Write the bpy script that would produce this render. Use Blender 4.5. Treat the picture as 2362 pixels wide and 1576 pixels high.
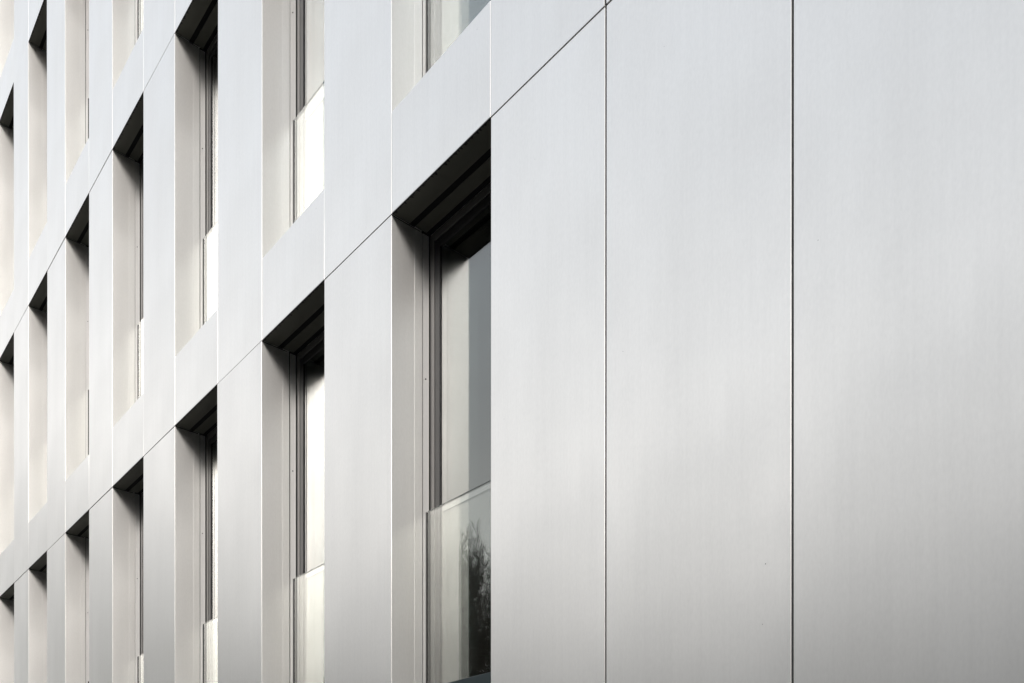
import bpy, bmesh, math, random
from mathutils import Vector, Matrix
random.seed(11)
for o in list(bpy.data.objects): bpy.data.objects.remove(o, do_unlink=True)
S = bpy.context.scene
COL = S.collection

# ------------------------------------------------------------------ camera
SRC_W, FPX, HOR, CX = 2362.0, 2030.0, 1984.0, 1181.0
PHI = math.atan2(1803.0, 2030.0)
cam = bpy.data.cameras.new('camera')
cam.sensor_width = 36.0
cam.lens = FPX / SRC_W * 36.0
cam.shift_y = (HOR - 788.0) / SRC_W
cam.clip_start = 0.05
cam.clip_end = 3000
co = bpy.data.objects.new('camera', cam); COL.objects.link(co)
CAMP = Vector((3.299, -2.791, 1.6))
co.location = CAMP
fwd = Vector((-math.cos(PHI), math.sin(PHI), 0))
co.rotation_euler = fwd.to_track_quat('-Z', 'Y').to_euler()
S.camera = co

# ------------------------------------------------------------------ light
SUN_DIR = Vector((0.940, -0.342, 0.44)).normalized()      # towards the sun
el = math.asin(SUN_DIR.z); rot = math.atan2(SUN_DIR.x, SUN_DIR.y)
W = bpy.data.worlds.new('World'); S.world = W; W.use_nodes = True
nt = W.node_tree; nt.nodes.clear()
out = nt.nodes.new('ShaderNodeOutputWorld'); bg = nt.nodes.new('ShaderNodeBackground')
sky = nt.nodes.new('ShaderNodeTexSky'); sky.sky_type = 'NISHITA'; sky.sun_disc = False
sky.sun_elevation = el; sky.sun_rotation = rot
sky.air_density = 1.0; sky.dust_density = 6.0; sky.ozone_density = 1.0; sky.altitude = 50
# thin high cloud mixed over the sky: a pale veil with soft patches
tc = nt.nodes.new('ShaderNodeTexCoord'); mp = nt.nodes.new('ShaderNodeMapping'); mp.inputs['Scale'].default_value = (1, 1, 2.6)
nz = nt.nodes.new('ShaderNodeTexNoise'); nz.inputs['Scale'].default_value = 2.6; nz.inputs['Detail'].default_value = 6; nz.inputs['Roughness'].default_value = 0.5
rp = nt.nodes.new('ShaderNodeValToRGB'); rp.color_ramp.elements[0].position = .32; rp.color_ramp.elements[1].position = .72
rp.color_ramp.elements[0].color = (.78, .78, .78, 1); rp.color_ramp.elements[1].color = (.95, .95, .95, 1)
mx = nt.nodes.new('ShaderNodeMix'); mx.data_type = 'RGBA'
sp_ = nt.nodes.new('ShaderNodeSeparateXYZ'); nt.links.new(tc.outputs['Generated'], sp_.inputs[0])
hz = nt.nodes.new('ShaderNodeValToRGB'); nt.links.new(sp_.outputs['Z'], hz.inputs[0])
e = hz.color_ramp.elements; e[0].position = 0.0; e[0].color = (.92, .91, .89, 1); e[1].position = .95; e[1].color = (.56, .62, .70, 1)
for p_, c_ in ((.20, (1.0, .985, .95)), (.40, (1.0, .985, .96)), (.60, (.72, .765, .82))):
    q_ = e.new(p_); q_.color = (*c_, 1)
vm = nt.nodes.new('ShaderNodeVectorMath'); vm.operation = 'SCALE'; vm.inputs['Scale'].default_value = 11.6
nt.links.new(hz.outputs[0], vm.inputs[0])
# the haze is brighter round the veiled sun
dt = nt.nodes.new('ShaderNodeVectorMath'); dt.operation = 'DOT_PRODUCT'; dt.inputs[1].default_value = SUN_DIR
nt.links.new(tc.outputs['Generated'], dt.inputs[0])
gl = nt.nodes.new('ShaderNodeMapRange'); gl.interpolation_type = 'SMOOTHSTEP'
for i_, v_ in zip((1, 2, 3, 4), (.45, 1.0, 10.4, 21.0)): gl.inputs[i_].default_value = v_
nt.links.new(dt.outputs['Value'], gl.inputs[0]); nt.links.new(gl.outputs[0], vm.inputs['Scale'])
nt.links.new(vm.outputs[0], mx.inputs[7])
nt.links.new(tc.outputs['Generated'], mp.inputs[0]); nt.links.new(mp.outputs[0], nz.inputs['Vector'])
nt.links.new(nz.outputs['Fac'], rp.inputs[0]); nt.links.new(rp.outputs[0], mx.inputs[0])
nt.links.new(sky.outputs[0], mx.inputs[6]); nt.links.new(mx.outputs[2], bg.inputs[0])
bg.inputs[1].default_value = 0.097
nt.links.new(bg.outputs[0], out.inputs[0])
sun = bpy.data.lights.new('sun', 'SUN'); sun.energy = 1.75; sun.angle = math.radians(11); sun.color = (1.0, .95, .90)
so = bpy.data.objects.new('sun', sun); COL.objects.link(so); so.location = (20, -12, 30)
so.rotation_euler = SUN_DIR.to_track_quat('Z', 'Y').to_euler()
S.cycles.sample_clamp_indirect = 2.0; S.cycles.blur_glossy = 0.6
S.view_settings.view_transform = 'Standard'; S.view_settings.look = 'None'
S.view_settings.exposure = 0.56; S.view_settings.gamma = 1.0

# ------------------------------------------------------------------ materials
def mat(name, base, rough=.5, metal=0., spec=.5):
    m = bpy.data.materials.new(name); m.use_nodes = True
    b = m.node_tree.nodes['Principled BSDF']
    b.inputs['Base Color'].default_value = (*base, 1); b.inputs['Roughness'].default_value = rough
    b.inputs['Metallic'].default_value = metal; b.inputs['Specular IOR Level'].default_value = spec
    return m, m.node_tree, b

def noise(nt, scale, vec, detail=3, rough=.5):
    n = nt.nodes.new('ShaderNodeTexNoise'); n.inputs['Scale'].default_value = scale
    n.inputs['Detail'].default_value = detail; n.inputs['Roughness'].default_value = rough
    nt.links.new(vec, n.inputs['Vector']); return n

def mapping(nt, scale):
    t = nt.nodes.new('ShaderNodeTexCoord'); g = nt.nodes.new('ShaderNodeMapping')
    g.inputs['Scale'].default_value = scale
    nt.links.new(t.outputs['Object'], g.inputs[0]); return g.outputs[0]

def maprange(nt, src, a, b, c, d):
    r = nt.nodes.new('ShaderNodeMapRange')
    for i, v in zip((1, 2, 3, 4), (a, b, c, d)): r.inputs[i].default_value = v
    nt.links.new(src, r.inputs[0]); return r.outputs[0]

def aluminium(name, base, rough, metal, grain=.5):
    m, nt, b = mat(name, base, rough, metal)
    streak = noise(nt, 1.0, mapping(nt, (38, 38, 1.3)), 5, .6)
    fine = noise(nt, 1.0, mapping(nt, (100, 100, 38)), 3, .6)
    cloud = noise(nt, 1.0, mapping(nt, (1.6, 1.6, 1.1)), 4, .55)
    # colour: long rain streaks, faint clouds of dirt
    a = maprange(nt, streak.outputs['Fac'], .35, .72, 1.0, .97)
    c = maprange(nt, cloud.outputs['Fac'], .4, .75, 1.0, .945)
    f = maprange(nt, fine.outputs['Fac'], .2, .8, .965, 1.035)
    mu = nt.nodes.new('ShaderNodeMath'); mu.operation = 'MULTIPLY'; nt.links.new(a, mu.inputs[0]); nt.links.new(c, mu.inputs[1])
    m2 = nt.nodes.new('ShaderNodeMath'); m2.operation = 'MULTIPLY'; nt.links.new(mu.outputs[0], m2.inputs[0]); nt.links.new(f, m2.inputs[1])
    hs = nt.nodes.new('ShaderNodeHueSaturation'); hs.inputs['Color'].default_value = (*base, 1); nt.links.new(m2.outputs[0], hs.inputs['Value'])
    # each sheet comes from its own batch; a few dark specks of grit
    oi = nt.nodes.new('ShaderNodeObjectInfo'); tone = maprange(nt, oi.outputs['Random'], 0, 1, .965, 1.01)
    vo = nt.nodes.new('ShaderNodeTexVoronoi'); vo.inputs['Scale'].default_value = 9.0; t0 = nt.nodes.new('ShaderNodeTexCoord'); nt.links.new(t0.outputs['Object'], vo.inputs['Vector'])
    sc_ = nt.nodes.new('ShaderNodeSeparateColor'); nt.links.new(vo.outputs['Color'], sc_.inputs[0])
    rad = maprange(nt, sc_.outputs[0], .72, 1.0, 0.0, .030)
    sp = nt.nodes.new('ShaderNodeMath'); sp.operation = 'LESS_THAN'; nt.links.new(vo.outputs['Distance'], sp.inputs[0]); nt.links.new(rad, sp.inputs[1])
    dk = maprange(nt, sp.outputs[0], 0, 1, 1, .35)
    m3 = nt.nodes.new('ShaderNodeMath'); m3.operation = 'MULTIPLY'; nt.links.new(tone, m3.inputs[0]); nt.links.new(dk, m3.inputs[1])
    m4 = nt.nodes.new('ShaderNodeVectorMath'); m4.operation = 'SCALE'; nt.links.new(hs.outputs[0], m4.inputs[0]); nt.links.new(m3.outputs[0], m4.inputs['Scale'])
    nt.links.new(m4.outputs[0], b.inputs['Base Color'])
    nt.links.new(maprange(nt, cloud.outputs['Fac'], .3, .7, rough - .03, rough + .05), b.inputs['Roughness'])
    # sheet metal is never quite flat
    wav = noise(nt, 1.0, mapping(nt, (2.2, 2.2, 1.2)), 1, .4)
    bp = nt.nodes.new('ShaderNodeBump'); bp.inputs['Strength'].default_value = .25; bp.inputs['Distance'].default_value = .02
    nt.links.new(wav.outputs['Fac'], bp.inputs['Height'])
    nt.links.new(bp.outputs[0], b.inputs['Normal'])
    return m

M = {}
M['alu'] = aluminium('anodised_aluminium', (.85, .838, .818), .335, .70)
M['strip'] = aluminium('plain_aluminium_strip', (.80, .79, .78), .36, .64)
M['gasket'] = mat('black_gasket', (.005, .005, .005), .8, 0, .2)[0]
M['frame'] = mat('dark_window_frame', (.018, .018, .019), .45, 0, .4)[0]
M['greyframe'] = mat('grey_window_frame', (.16, .155, .15), .45, .4)[0]
M['teal'] = mat('dark_plinth_panel', (.02, .035, .04), .35, .2)[0]
M['backing'] = mat('dark_cavity_lining', (.03, .03, .03), .8)[0]
M['core'] = mat('concrete_core', (.18, .18, .17), .9)[0]
M['bolt'] = mat('screw_head', (.05, .05, .05), .4, .8)[0]

# soffit: underside shade put into a dark base colour, black dirt teeth along the drip edge (object y = 0)
m, nt, b = mat('shade_toned_soffit', (.75, .75, .66), .45, .3)
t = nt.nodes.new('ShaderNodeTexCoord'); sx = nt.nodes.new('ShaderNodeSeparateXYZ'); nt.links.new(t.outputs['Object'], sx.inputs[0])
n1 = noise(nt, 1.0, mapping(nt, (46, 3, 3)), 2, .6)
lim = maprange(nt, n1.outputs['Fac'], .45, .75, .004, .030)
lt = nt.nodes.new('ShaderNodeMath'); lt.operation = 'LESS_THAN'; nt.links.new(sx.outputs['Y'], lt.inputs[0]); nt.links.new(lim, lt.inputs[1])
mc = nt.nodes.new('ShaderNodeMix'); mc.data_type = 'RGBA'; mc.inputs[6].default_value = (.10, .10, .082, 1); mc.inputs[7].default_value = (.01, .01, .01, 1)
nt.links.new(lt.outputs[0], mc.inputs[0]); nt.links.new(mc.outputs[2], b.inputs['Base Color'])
M['soffit'] = m

def coated_glass(name, fac, tint, through, rough):
    m = bpy.data.materials.new(name); m.use_nodes = True; nt = m.node_tree; nt.nodes.clear()
    o = nt.nodes.new('ShaderNodeOutputMaterial'); g = nt.nodes.new('ShaderNodeBsdfGlossy'); tr = nt.nodes.new('ShaderNodeBsdfTransparent')
    mxs = nt.nodes.new('ShaderNodeMixShader')
    g.inputs['Color'].default_value = (*tint, 1); g.inputs['Roughness'].default_value = rough
    tr.inputs['Color'].default_value = (*through, 1)
    lw = nt.nodes.new('ShaderNodeLayerWeight'); lw.inputs['Blend'].default_value = .5
    pw = nt.nodes.new('ShaderNodeMath'); pw.operation = 'POWER'; pw.inputs[1].default_value = 4.0
    nt.links.new(lw.outputs['Facing'], pw.inputs[0])
    mr = maprange(nt, pw.outputs[0], 0, 1, fac, min(1.0, fac + .6))
    nt.links.new(mr, mxs.inputs[0]); nt.links.new(tr.outputs[0], mxs.inputs[1]); nt.links.new(g.outputs[0], mxs.inputs[2])
    nt.links.new(mxs.outputs[0], o.inputs[0])
    if rough < 0:
        wav = noise(nt, 1.0, mapping(nt, (1.5, 1.5, 1.0)), 1, .4)
        bp = nt.nodes.new('ShaderNodeBump'); bp.inputs['Strength'].default_value = .03; bp.inputs['Distance'].default_value = .01
        nt.links.new(wav.outputs['Fac'], bp.inputs['Height']); nt.links.new(bp.outputs[0], g.inputs['Normal'])
    return m
M['pane'] = coated_glass('solar_control_glass', .15, (.86, .86, .85), (.5, .55, .55), 0)
M['inner'] = coated_glass('inner_pane_glass', .11, (.9, .9, .9), (.6, .62, .62), 0)
M['guard'] = coated_glass('clear_safety_glass', .075, (.97, .99, .97), (.955, .965, .955), 0)
M['glass_edge'] = mat('polished_glass_edge', (.03, .05, .045), .15)[0]

# ------------------------------------------------------------------ mesh helpers
class MB:
    def __init__(s): s.bm = bmesh.new()
    def box(s, x0, x1, y0, y1, z0, z1):
        v = [s.bm.verts.new((x, y, z)) for x in (x0, x1) for y in (y0, y1) for z in (z0, z1)]
        for f in ((0, 1, 3, 2), (4, 6, 7, 5), (0, 4, 5, 1), (2, 3, 7, 6), (0, 2, 6, 4), (1, 5, 7, 3)):
            s.bm.faces.new([v[i] for i in f])
        return s
    def cyl(s, c, axis, r, d, n=12):
        mt = Matrix.Translation(c) @ Vector((0, 0, 1)).rotation_difference(Vector(axis)).to_matrix().to_4x4()
        bmesh.ops.create_cone(s.bm, cap_ends=True, segments=n, radius1=r, radius2=r * .8, depth=d, matrix=mt)
        return s
    def build(s, name, m, parent=None, loc=(0, 0, 0), bevel=0, seg=2):
        bmesh.ops.recalc_face_normals(s.bm, faces=s.bm.faces)
        if bevel:
            bmesh.ops.bevel(s.bm, geom=list(s.bm.edges), offset=bevel, segments=seg, affect='EDGES', profile=.5)
        me = bpy.data.meshes.new(name); s.bm.to_mesh(me); s.bm.free()
        me.materials.append(m)
        if bevel:
            me.polygons.foreach_set('use_smooth', [True] * len(me.polygons))
        o = bpy.data.objects.new(name, me); COL.objects.link(o)
        if bevel:
            md = o.modifiers.new('normals', 'WEIGHTED_NORMAL'); md.keep_sharp = True
        o.parent = parent; o.location = loc
        return o

def copy_tree(o, parent, loc=None):
    c = o.copy(); COL.objects.link(c); c.parent = parent
    if loc is not None: c.location = loc
    for ch in list(o.children): copy_tree(ch, c)
    return c

# ------------------------------------------------------------------ setting: ground
def ground_mat(name, c1, c2, sc):
    m, nt, b = mat(name, c1, .9)
    n = noise(nt, sc, mapping(nt, (1, 1, 1)), 6, .65)
    r = nt.nodes.new('ShaderNodeMix'); r.data_type = 'RGBA'; r.inputs[6].default_value = (*c1, 1); r.inputs[7].default_value = (*c2, 1)
    nt.links.new(n.outputs['Fac'], r.inputs[0]); nt.links.new(r.outputs[2], b.inputs['Base Color']); return m
def structure(o): o['kind'] = 'structure'; return o
me = MB(); me.box(-600, 600, -600, 600, -.5, 0); structure(me.build('ground', ground_mat('grass_ground', (.04, .05, .025), (.07, .07, .04), .6)))
me = MB(); me.box(-60, 40, -4.6, .6, .004, .06); structure(me.build('pavement', ground_mat('paving', (.075, .075, .07), (.105, .10, .098), 2.5), bevel=.008))
me = MB(); me.box(-120, 120, -13, -4.8, -.1, .004); structure(me.build('road', ground_mat('asphalt', (.035, .035, .037), (.06, .06, .06), 6)))

# ------------------------------------------------------------------ the building
T, WIN, PIER, F = 1.6195, .869, .7505, 3.30
J1 = 5.246; J0 = J1 - F
SP = .578                                   # spandrel height
RD = .214                                   # depth of the folded return
NC = 9                                      # window columns
levels = [J0 + F * k for k in range(5)]     # joints J0 .. J4
B = bpy.data.objects.new('office_building', None); COL.objects.link(B)
B['label'] = 'office building clad in pale satin aluminium panels with deep narrow windows'
B['category'] = 'building'
G = .003
def rnd_scratch(): return random.uniform(-.0012, .0012)

# piers between the windows: one folded cassette per storey
def pier(x0, x1, z0, z1, name='pier_panel', gx=0.0):
    m = MB(); w = x1 - x0; h = z1 - z0
    m.box(gx, w - gx, 0, RD, G, h - G)
    o = m.build(name, M['alu'], B, (x0, 0, z0), bevel=.002, seg=2)
    MB().box(.004, w - .004, .007, .2, h - G * .9, h + G * .9).build('joint_seal', M['gasket'], o)
    o.rotation_euler = (random.uniform(-1, 1) * .0012, 0, random.uniform(-1, 1) * .0012)
    return o
rows = [(levels[k], levels[k + 1]) for k in range(4)]
for (z0, z1) in rows:
    for k in range(NC + 1):
        if k == 0: continue
        pier(-k * T, -k * T + PIER, z0, z1)
# the blank wall to the right of the last window
xs = [0, .757, 1.640, 2.396, 3.279, 4.035, 4.918]
for r, (z0, z1) in enumerate(rows):
    for i in range(len(xs) - 1):
        a = .0 if i == 0 else .005
        m = MB(); m.box(a, xs[i + 1] - xs[i] - (.005 if r == 0 else .007), 0, RD, G, z1 - z0 - G * (1 if i == 0 else 1.5))
        o = m.build('wall_panel', M['alu'], B, (xs[i], 0, z0), bevel=.0012, seg=2)
        hh = z1 - z0; ww = xs[i + 1] - xs[i]
        MB().box(.004, ww - .008, .009, .2, hh - G * (1 if i == 0 else 1.5) + .0003, hh + G * .9).build('joint_seal', M['gasket'], o)
        MB().box(ww - .0047, ww + .0047, .012, .2, .004, hh - .006).build('joint_seal', M['gasket'], o)
        o.rotation_euler = (random.uniform(-1, 1) * .0008, 0, random.uniform(-1, 1) * .0008)
# spandrels under every window
sp0 = None; sd0 = None
for r in range(5):
    for k in range(NC):
        x0 = -k * T - WIN
        if r == 0:
            if sd0 is None:
                sd0 = MB().box(.004, WIN - .004, .003, .29, G, SP).build('plinth_panel', M['teal'], B, (x0, 0, levels[0]), bevel=.002)
            else: copy_tree(sd0, B, (x0, 0, levels[0]))
        else:
            if sp0 is None:
                sp0 = MB().box(.004, WIN - .004, 0, .29, .004, SP).build('spandrel_panel', M['alu'], B, (x0, 0, levels[r]), bevel=.0035)
            else:
                c = copy_tree(sp0, B, (x0, 0, levels[r]))
                c.rotation_euler.x = random.uniform(-1, 1) * .0015
# ground floor base and roof edge, cavity lining, slabs, back wall: plain parts outside the picture
MB().box(-NC * T, xs[-1], .02, RD, .05, J0 - .004).build('base_wall', M['teal'], B, bevel=.004)
MB().box(-NC * T, xs[-1], 0, RD, levels[4] + SP + .004, levels[4] + SP + .35).build('parapet', M['alu'], B, bevel=.004)
lin = MB()
for k in range(1, NC + 1):
    lin.box(-k * T + .01, -k * T + PIER - .01, RD + .004, .42, .1, levels[4] + SP)
lin.box(.01, xs[-1] - .02, RD + .004, .42, .1, levels[4] + SP)
lin.build('cavity_lining', M['backing'], B)
core = MB()
core.box(-NC * T, xs[-1], 5.0, 5.2, 0, levels[4] + .9)
core.box(-NC * T - .2, -NC * T, .42, 5.2, 0, levels[4] + .9)
core.box(xs[-1] - .02, xs[-1] + .2, .24, 5.2, 0, levels[4] + .9)
core.build('side_wall', M['core'], B)
sl = MB()
for z in levels: sl.box(-NC * T + .02, xs[-1] - .04, .425, 4.99, z - .05, z + SP - .2)
sl.build('floor_slab', M['core'], B)

# windows (object origin: left jamb, facade plane, head joint)
H = F - SP                                   # opening height
def make_window():
    w = MB()
    fw, sw = .045, .091
    # dark sash inside a grey outer frame, both just behind the reveal strip
    w.box(fw, sw, .271, .335, -H + .05, -.05); w.box(WIN - sw, WIN - fw, .271, .335, -H + .05, -.05)
    w.box(sw, WIN - sw, .271, .335, -.10, -.05); w.box(sw, WIN - sw, .271, .335, -H + .05, -H + .09)
    win = w.build('window', M['frame'], B, bevel=.002)
    for (y_, mt_) in ((.280, M['pane']), (.318, M['inner'])):
        MB().box(sw - .004, WIN - sw + .004, y_, y_ + .006, -H + .086, -.096).build('pane', mt_, win)
    g = MB()
    g.box(.0005, fw - .002, .2675, .34, -H, -.001); g.box(WIN - fw + .002, WIN - .0005, .2675, .34, -H, -.001)
    g.box(fw - .002, WIN - fw + .002, .2675, .34, -.046, -.001); g.box(fw - .002, WIN - fw + .002, .2675, .34, -H, -H + .046)
    g.build('outer_frame', M['greyframe'], win, bevel=.0015)
    for (a, b) in ((0, .0015), (WIN - .0015, WIN)): MB().box(a, b, .2605, .267, -H, -.002).build('gasket', M['gasket'], win)
    for s in (0, 1):
        xa, xb = ((-.004, .002), (WIN - .002, WIN + .004))[s]
        st = MB(); st.box(xa, xb, RD + .0035, .260, -H, -.004)
        st.build('reveal_strip', M['strip'], win)
    for (a, b) in ((-.003, .0007), (WIN - .0007, WIN + .003)):
        MB().box(a, b, .1595, .1620, -H, -.003).build('reveal_seam', M['strip'], win)
    # lining behind the reveal strips and beside the frame
    l = MB(); l.box(-.02, -.005, RD, .36, -H, 0); l.box(WIN + .005, WIN + .02, RD, .36, -H, 0)
    l.box(-.004, WIN + .004, .341, .42, .0005, .006)
    l.build('blind_pocket', M['gasket'], win)
    for (a, b) in ((.1195, .1555), (.2355, .2670)): MB().box(.001, WIN - .001, a, b, .0015, .0036).build('gap_shade_plate', M['gasket'], win)  # black plates standing in for the shade inside the open soffit gaps
    MB().box(.006, WIN - .006, .0, .119, -.0005, .0035).build('soffit_panel', M['soffit'], win)
    s2 = MB().box(.012, WIN - .012, .156, .235, -.0005, .0035)
    s2 = s2.build('soffit_panel', M['soffit'], win)
    # screws on the inner strips, mid height
    zb = -H + 1.876
    MB().cyl((.0035, .236, zb), (1, 0, 0), .0042, .005).build('screw', M['bolt'], win)
    MB().cyl((WIN - .0035, .236, zb), (-1, 0, 0), .0042, .005).build('screw', M['bolt'], win)
    # glass guard with its dark side channels
    gb = MB().box(.012, WIN - .012, .242, .252, -H + .012, -H + 1.10).build('guard_glass', M['guard'], win)
    MB().box(.012, WIN - .012, .2425, .2515, -H + 1.1005, -H + 1.104).build('guard_rim', M['glass_edge'], win)
    for (a, b) in ((.002, .0115), (WIN - .0115, WIN - .002)): MB().box(a, b, .237, .262, -H, -H + 1.10).build('guard_channel', M['frame'], win)
    return win
w0 = None
for r in range(1, 5):
    for k in range(NC):
        loc = (-k * T - WIN, 0, levels[r])
        if w0 is None: w0 = make_window(); w0.location = loc
        else: copy_tree(w0, B, loc)

# ------------------------------------------------------------------ the tree across the street, mirrored in the panes
def bark_mat():
    m, nt, b = mat('bark', (.035, .03, .024), .9); return m
bark = bark_mat()
def leaf_mat(name, c1, c2):
    m, nt, b = mat(name, c1, .6)
    oi = noise(nt, 3.0, mapping(nt, (1, 1, 1)), 3, .6)
    r = nt.nodes.new('ShaderNodeMix'); r.data_type = 'RGBA'; r.inputs[6].default_value = (*c1, 1); r.inputs[7].default_value = (*c2, 1)
    nt.links.new(oi.outputs['Fac'], r.inputs[0]); nt.links.new(r.outputs[2], b.inputs['Base Color']); return m
ivy = leaf_mat('ivy_leaves', (.018, .03, .010), (.045, .065, .022))

def tube(V, Fc, p0, p1, r0, r1, n=4):
    d = (p1 - p0).normalized(); a = d.orthogonal().normalized(); c = d.cross(a); i0 = len(V)
    for p, r in ((p0, r0), (p1, r1)):
        for k in range(n):
            t = 2 * math.pi * k / n; V.append(p + a * (r * math.cos(t)) + c * (r * math.sin(t)))
    for k in range(n): Fc.append((i0 + k, i0 + (k + 1) % n, i0 + n + (k + 1) % n, i0 + n + k))
def mesh_obj(name, V, Fc, m, parent=None):
    me = bpy.data.meshes.new(name); me.from_pydata([tuple(v) for v in V], [], Fc); me.materials.append(m)
    o = bpy.data.objects.new(name, me); COL.objects.link(o); o.parent = parent; return o

def bare_tree(loc, height, seed, label):
    R = random.Random(seed)
    root = bpy.data.objects.new('bare_tree', None); COL.objects.link(root); root.location = loc
    root['label'] = label; root['category'] = 'tree'
    V, Fc, TV, TF = [], [], [], []; spine = []
    def grow(p, d, L, r, depth):
        n = 4 if depth < 2 else 3; seg = L / n
        for i in range(n):
            d2 = (d + Vector((R.gauss(0, .10), R.gauss(0, .10), R.gauss(.06, .06)))).normalized()
            q = p + d2 * seg; r2 = r * .86
            tube(*((V, Fc) if depth < 3 else (TV, TF)), p, q, max(r, .0075), max(r2, .0055), 6 if depth == 0 else (4 if depth < 3 else 3))
            if depth < 3: spine.append((p, q, r, depth))
            p, d, r = q, d2, r2
            if depth < 5 and (depth > 0 or i > 0):
                kids = (5, 3, 2, 2, 2)[depth]
                for _ in range(kids):
                    a = R.uniform(0, 2 * math.pi); tilt = R.uniform(.35, .8) if depth < 3 else R.uniform(.25, .7)
                    o = d.orthogonal().normalized(); o.rotate(Matrix.Rotation(a, 3, d))
                    nd = (d * math.cos(tilt) + o * math.sin(tilt) + Vector((0, 0, .25))).normalized()
                    grow(p, nd, L * R.uniform(.38, .56), max(r * .5, .004), depth + 1)
    grow(Vector((0, 0, 0)), Vector((0, 0, 1)), height * .68, height * .0105, 0)
    top = max(v.z for v in TV); s = height / top
    V[:] = [v * s for v in V]; TV[:] = [v * s for v in TV]
    mesh_obj('trunk', V, Fc, bark, root)
    tw = mesh_obj('twigs', TV, TF, bark, root)
    LV, LF = [], []
    for (p, q, r, dp) in spine:
        if dp > 2: continue
        for _ in range(int((200, 80, 8)[dp])):
            t = R.random(); c = (p.lerp(q, t)) * s
            o = Vector((R.gauss(0, 1), R.gauss(0, 1), R.gauss(0, 1))).normalized()
            c = c + o * ((.17, .15, .10)[dp] * R.random() ** .6 + r)
            a = Vector((R.gauss(0, 1), R.gauss(0, 1), R.gauss(0, 1))).normalized(); b_ = a.orthogonal().normalized(); h = R.uniform(.02, .045); i = len(LV)
            LV += [c - a * h, c + b_ * h, c + a * h, c - b_ * h]; LF.append((i, i + 1, i + 2, i + 3))
    mesh_obj('ivy', LV, LF, ivy, root)
    return root
def reflected(px, Z, glass_y=.315):
    k = (px - CX) / FPX
    right = Vector((math.sin(PHI), math.cos(PHI), 0))
    d = fwd + right * k
    return Vector((CAMP.x + d.x * Z, 2 * glass_y - (CAMP.y + d.y * Z), 0))
bare_tree(reflected(1106, 24), 1.6 + .43 * 24, 5, 'bare ivy clad tree mirrored in the nearest window pane')

# unseen belt of evergreens, heights shaped to darken reflections and block low sun
V, Fc = [], []; R = random.Random(3)
def blob(c, rx, rz, n, sz):
    for _ in range(n):
        u = Vector((R.gauss(0, 1), R.gauss(0, 1), R.gauss(0, 1))).normalized() * (R.random() ** .33)
        p = Vector((c[0] + u.x * rx, c[1] + u.y * rx, c[2] + u.z * rz)); 
        if p.z < 0: continue
        a = Vector((R.gauss(0, 1), R.gauss(0, 1), R.gauss(0, 1))).normalized(); b_ = a.orthogonal().normalized(); h = R.uniform(.6, 1.4) * sz; i = len(V)
        V.extend([p - a * h, p + b_ * h, p + a * h, p - b_ * h]); Fc.append((i, i + 1, i + 2, i + 3))
def belt_tan(a):                             # belt height by bearing, tuned for dark reflections and shaded reveals
    pts = [(-10, .47), (45, .47), (60, .62), (88, .68), (99, .48), (116, .38), (136, .30), (143, .225), (152, .215), (162, .22), (167, .35), (175, .42), (200, .42)]
    for (a0, t0), (a1, t1) in zip(pts, pts[1:]):
        if a0 <= a <= a1: return t0 + (t1 - t0) * (a - a0) / (a1 - a0)
    return .3
for i in range(150):
    a = -5 + i * 185 / 150 + R.uniform(-.6, .6)          # 0 = along the facade to the right, 90 = straight out
    r_ = (30 if a < 50 else 36) + R.uniform(-1, 5); h = 1.6 + belt_tan(a) * r_ * R.uniform(.92, 1.04)
    x = CAMP.x + r_ * math.cos(math.radians(a)); y = CAMP.y - r_ * math.sin(math.radians(a))
    if y > -8 and a > 90: y = -8 - R.uniform(0, 3)
    if y > -2.5: y = -2.5
    blob((x, y, h * .5), 1.9, h * .5, 520, .34)
    for k_ in range(3): tube(V, Fc, Vector((x, y, h * .28 * k_)), Vector((x, y, h * .28 * (k_ + 1))), 1.75 - .3 * k_, 1.6 - .45 * k_, 9)
o = mesh_obj('evergreen_shade_belt', V, Fc, leaf_mat('evergreen_leaves', (.02, .028, .013), (.05, .06, .03)))
o['kind'] = 'stuff'; o['label'] = 'unseen evergreen belt shaped to darken reflections and block low sun'; o['category'] = 'trees'

# one tall dark evergreen right across from the blank wall
V, Fc = [], []
for (c, rx, rz, n) in (((0, 0, 4.6), 3.4, 4.4, 2600), ((1.8, .4, 3.4), 3.0, 3.3, 1500), ((-2.4, .3, 3.0), 2.6, 3.0, 1200)): blob(c, rx, rz, n, .28)
et = bpy.data.objects.new('evergreen_tree', None); COL.objects.link(et); et.location = (-.6, -18.5, 0)
et['label'] = 'broad dark evergreen tree across the street from the blank wall'; et['category'] = 'tree'
mesh_obj('crown', V, Fc, bpy.data.materials['evergreen_leaves'], et)
TV, TF = [], []; tube(TV, TF, Vector((0, 0, 0)), Vector((.1, 0, 6)), .28, .08, 10); mesh_obj('trunk', TV, TF, bark, et)
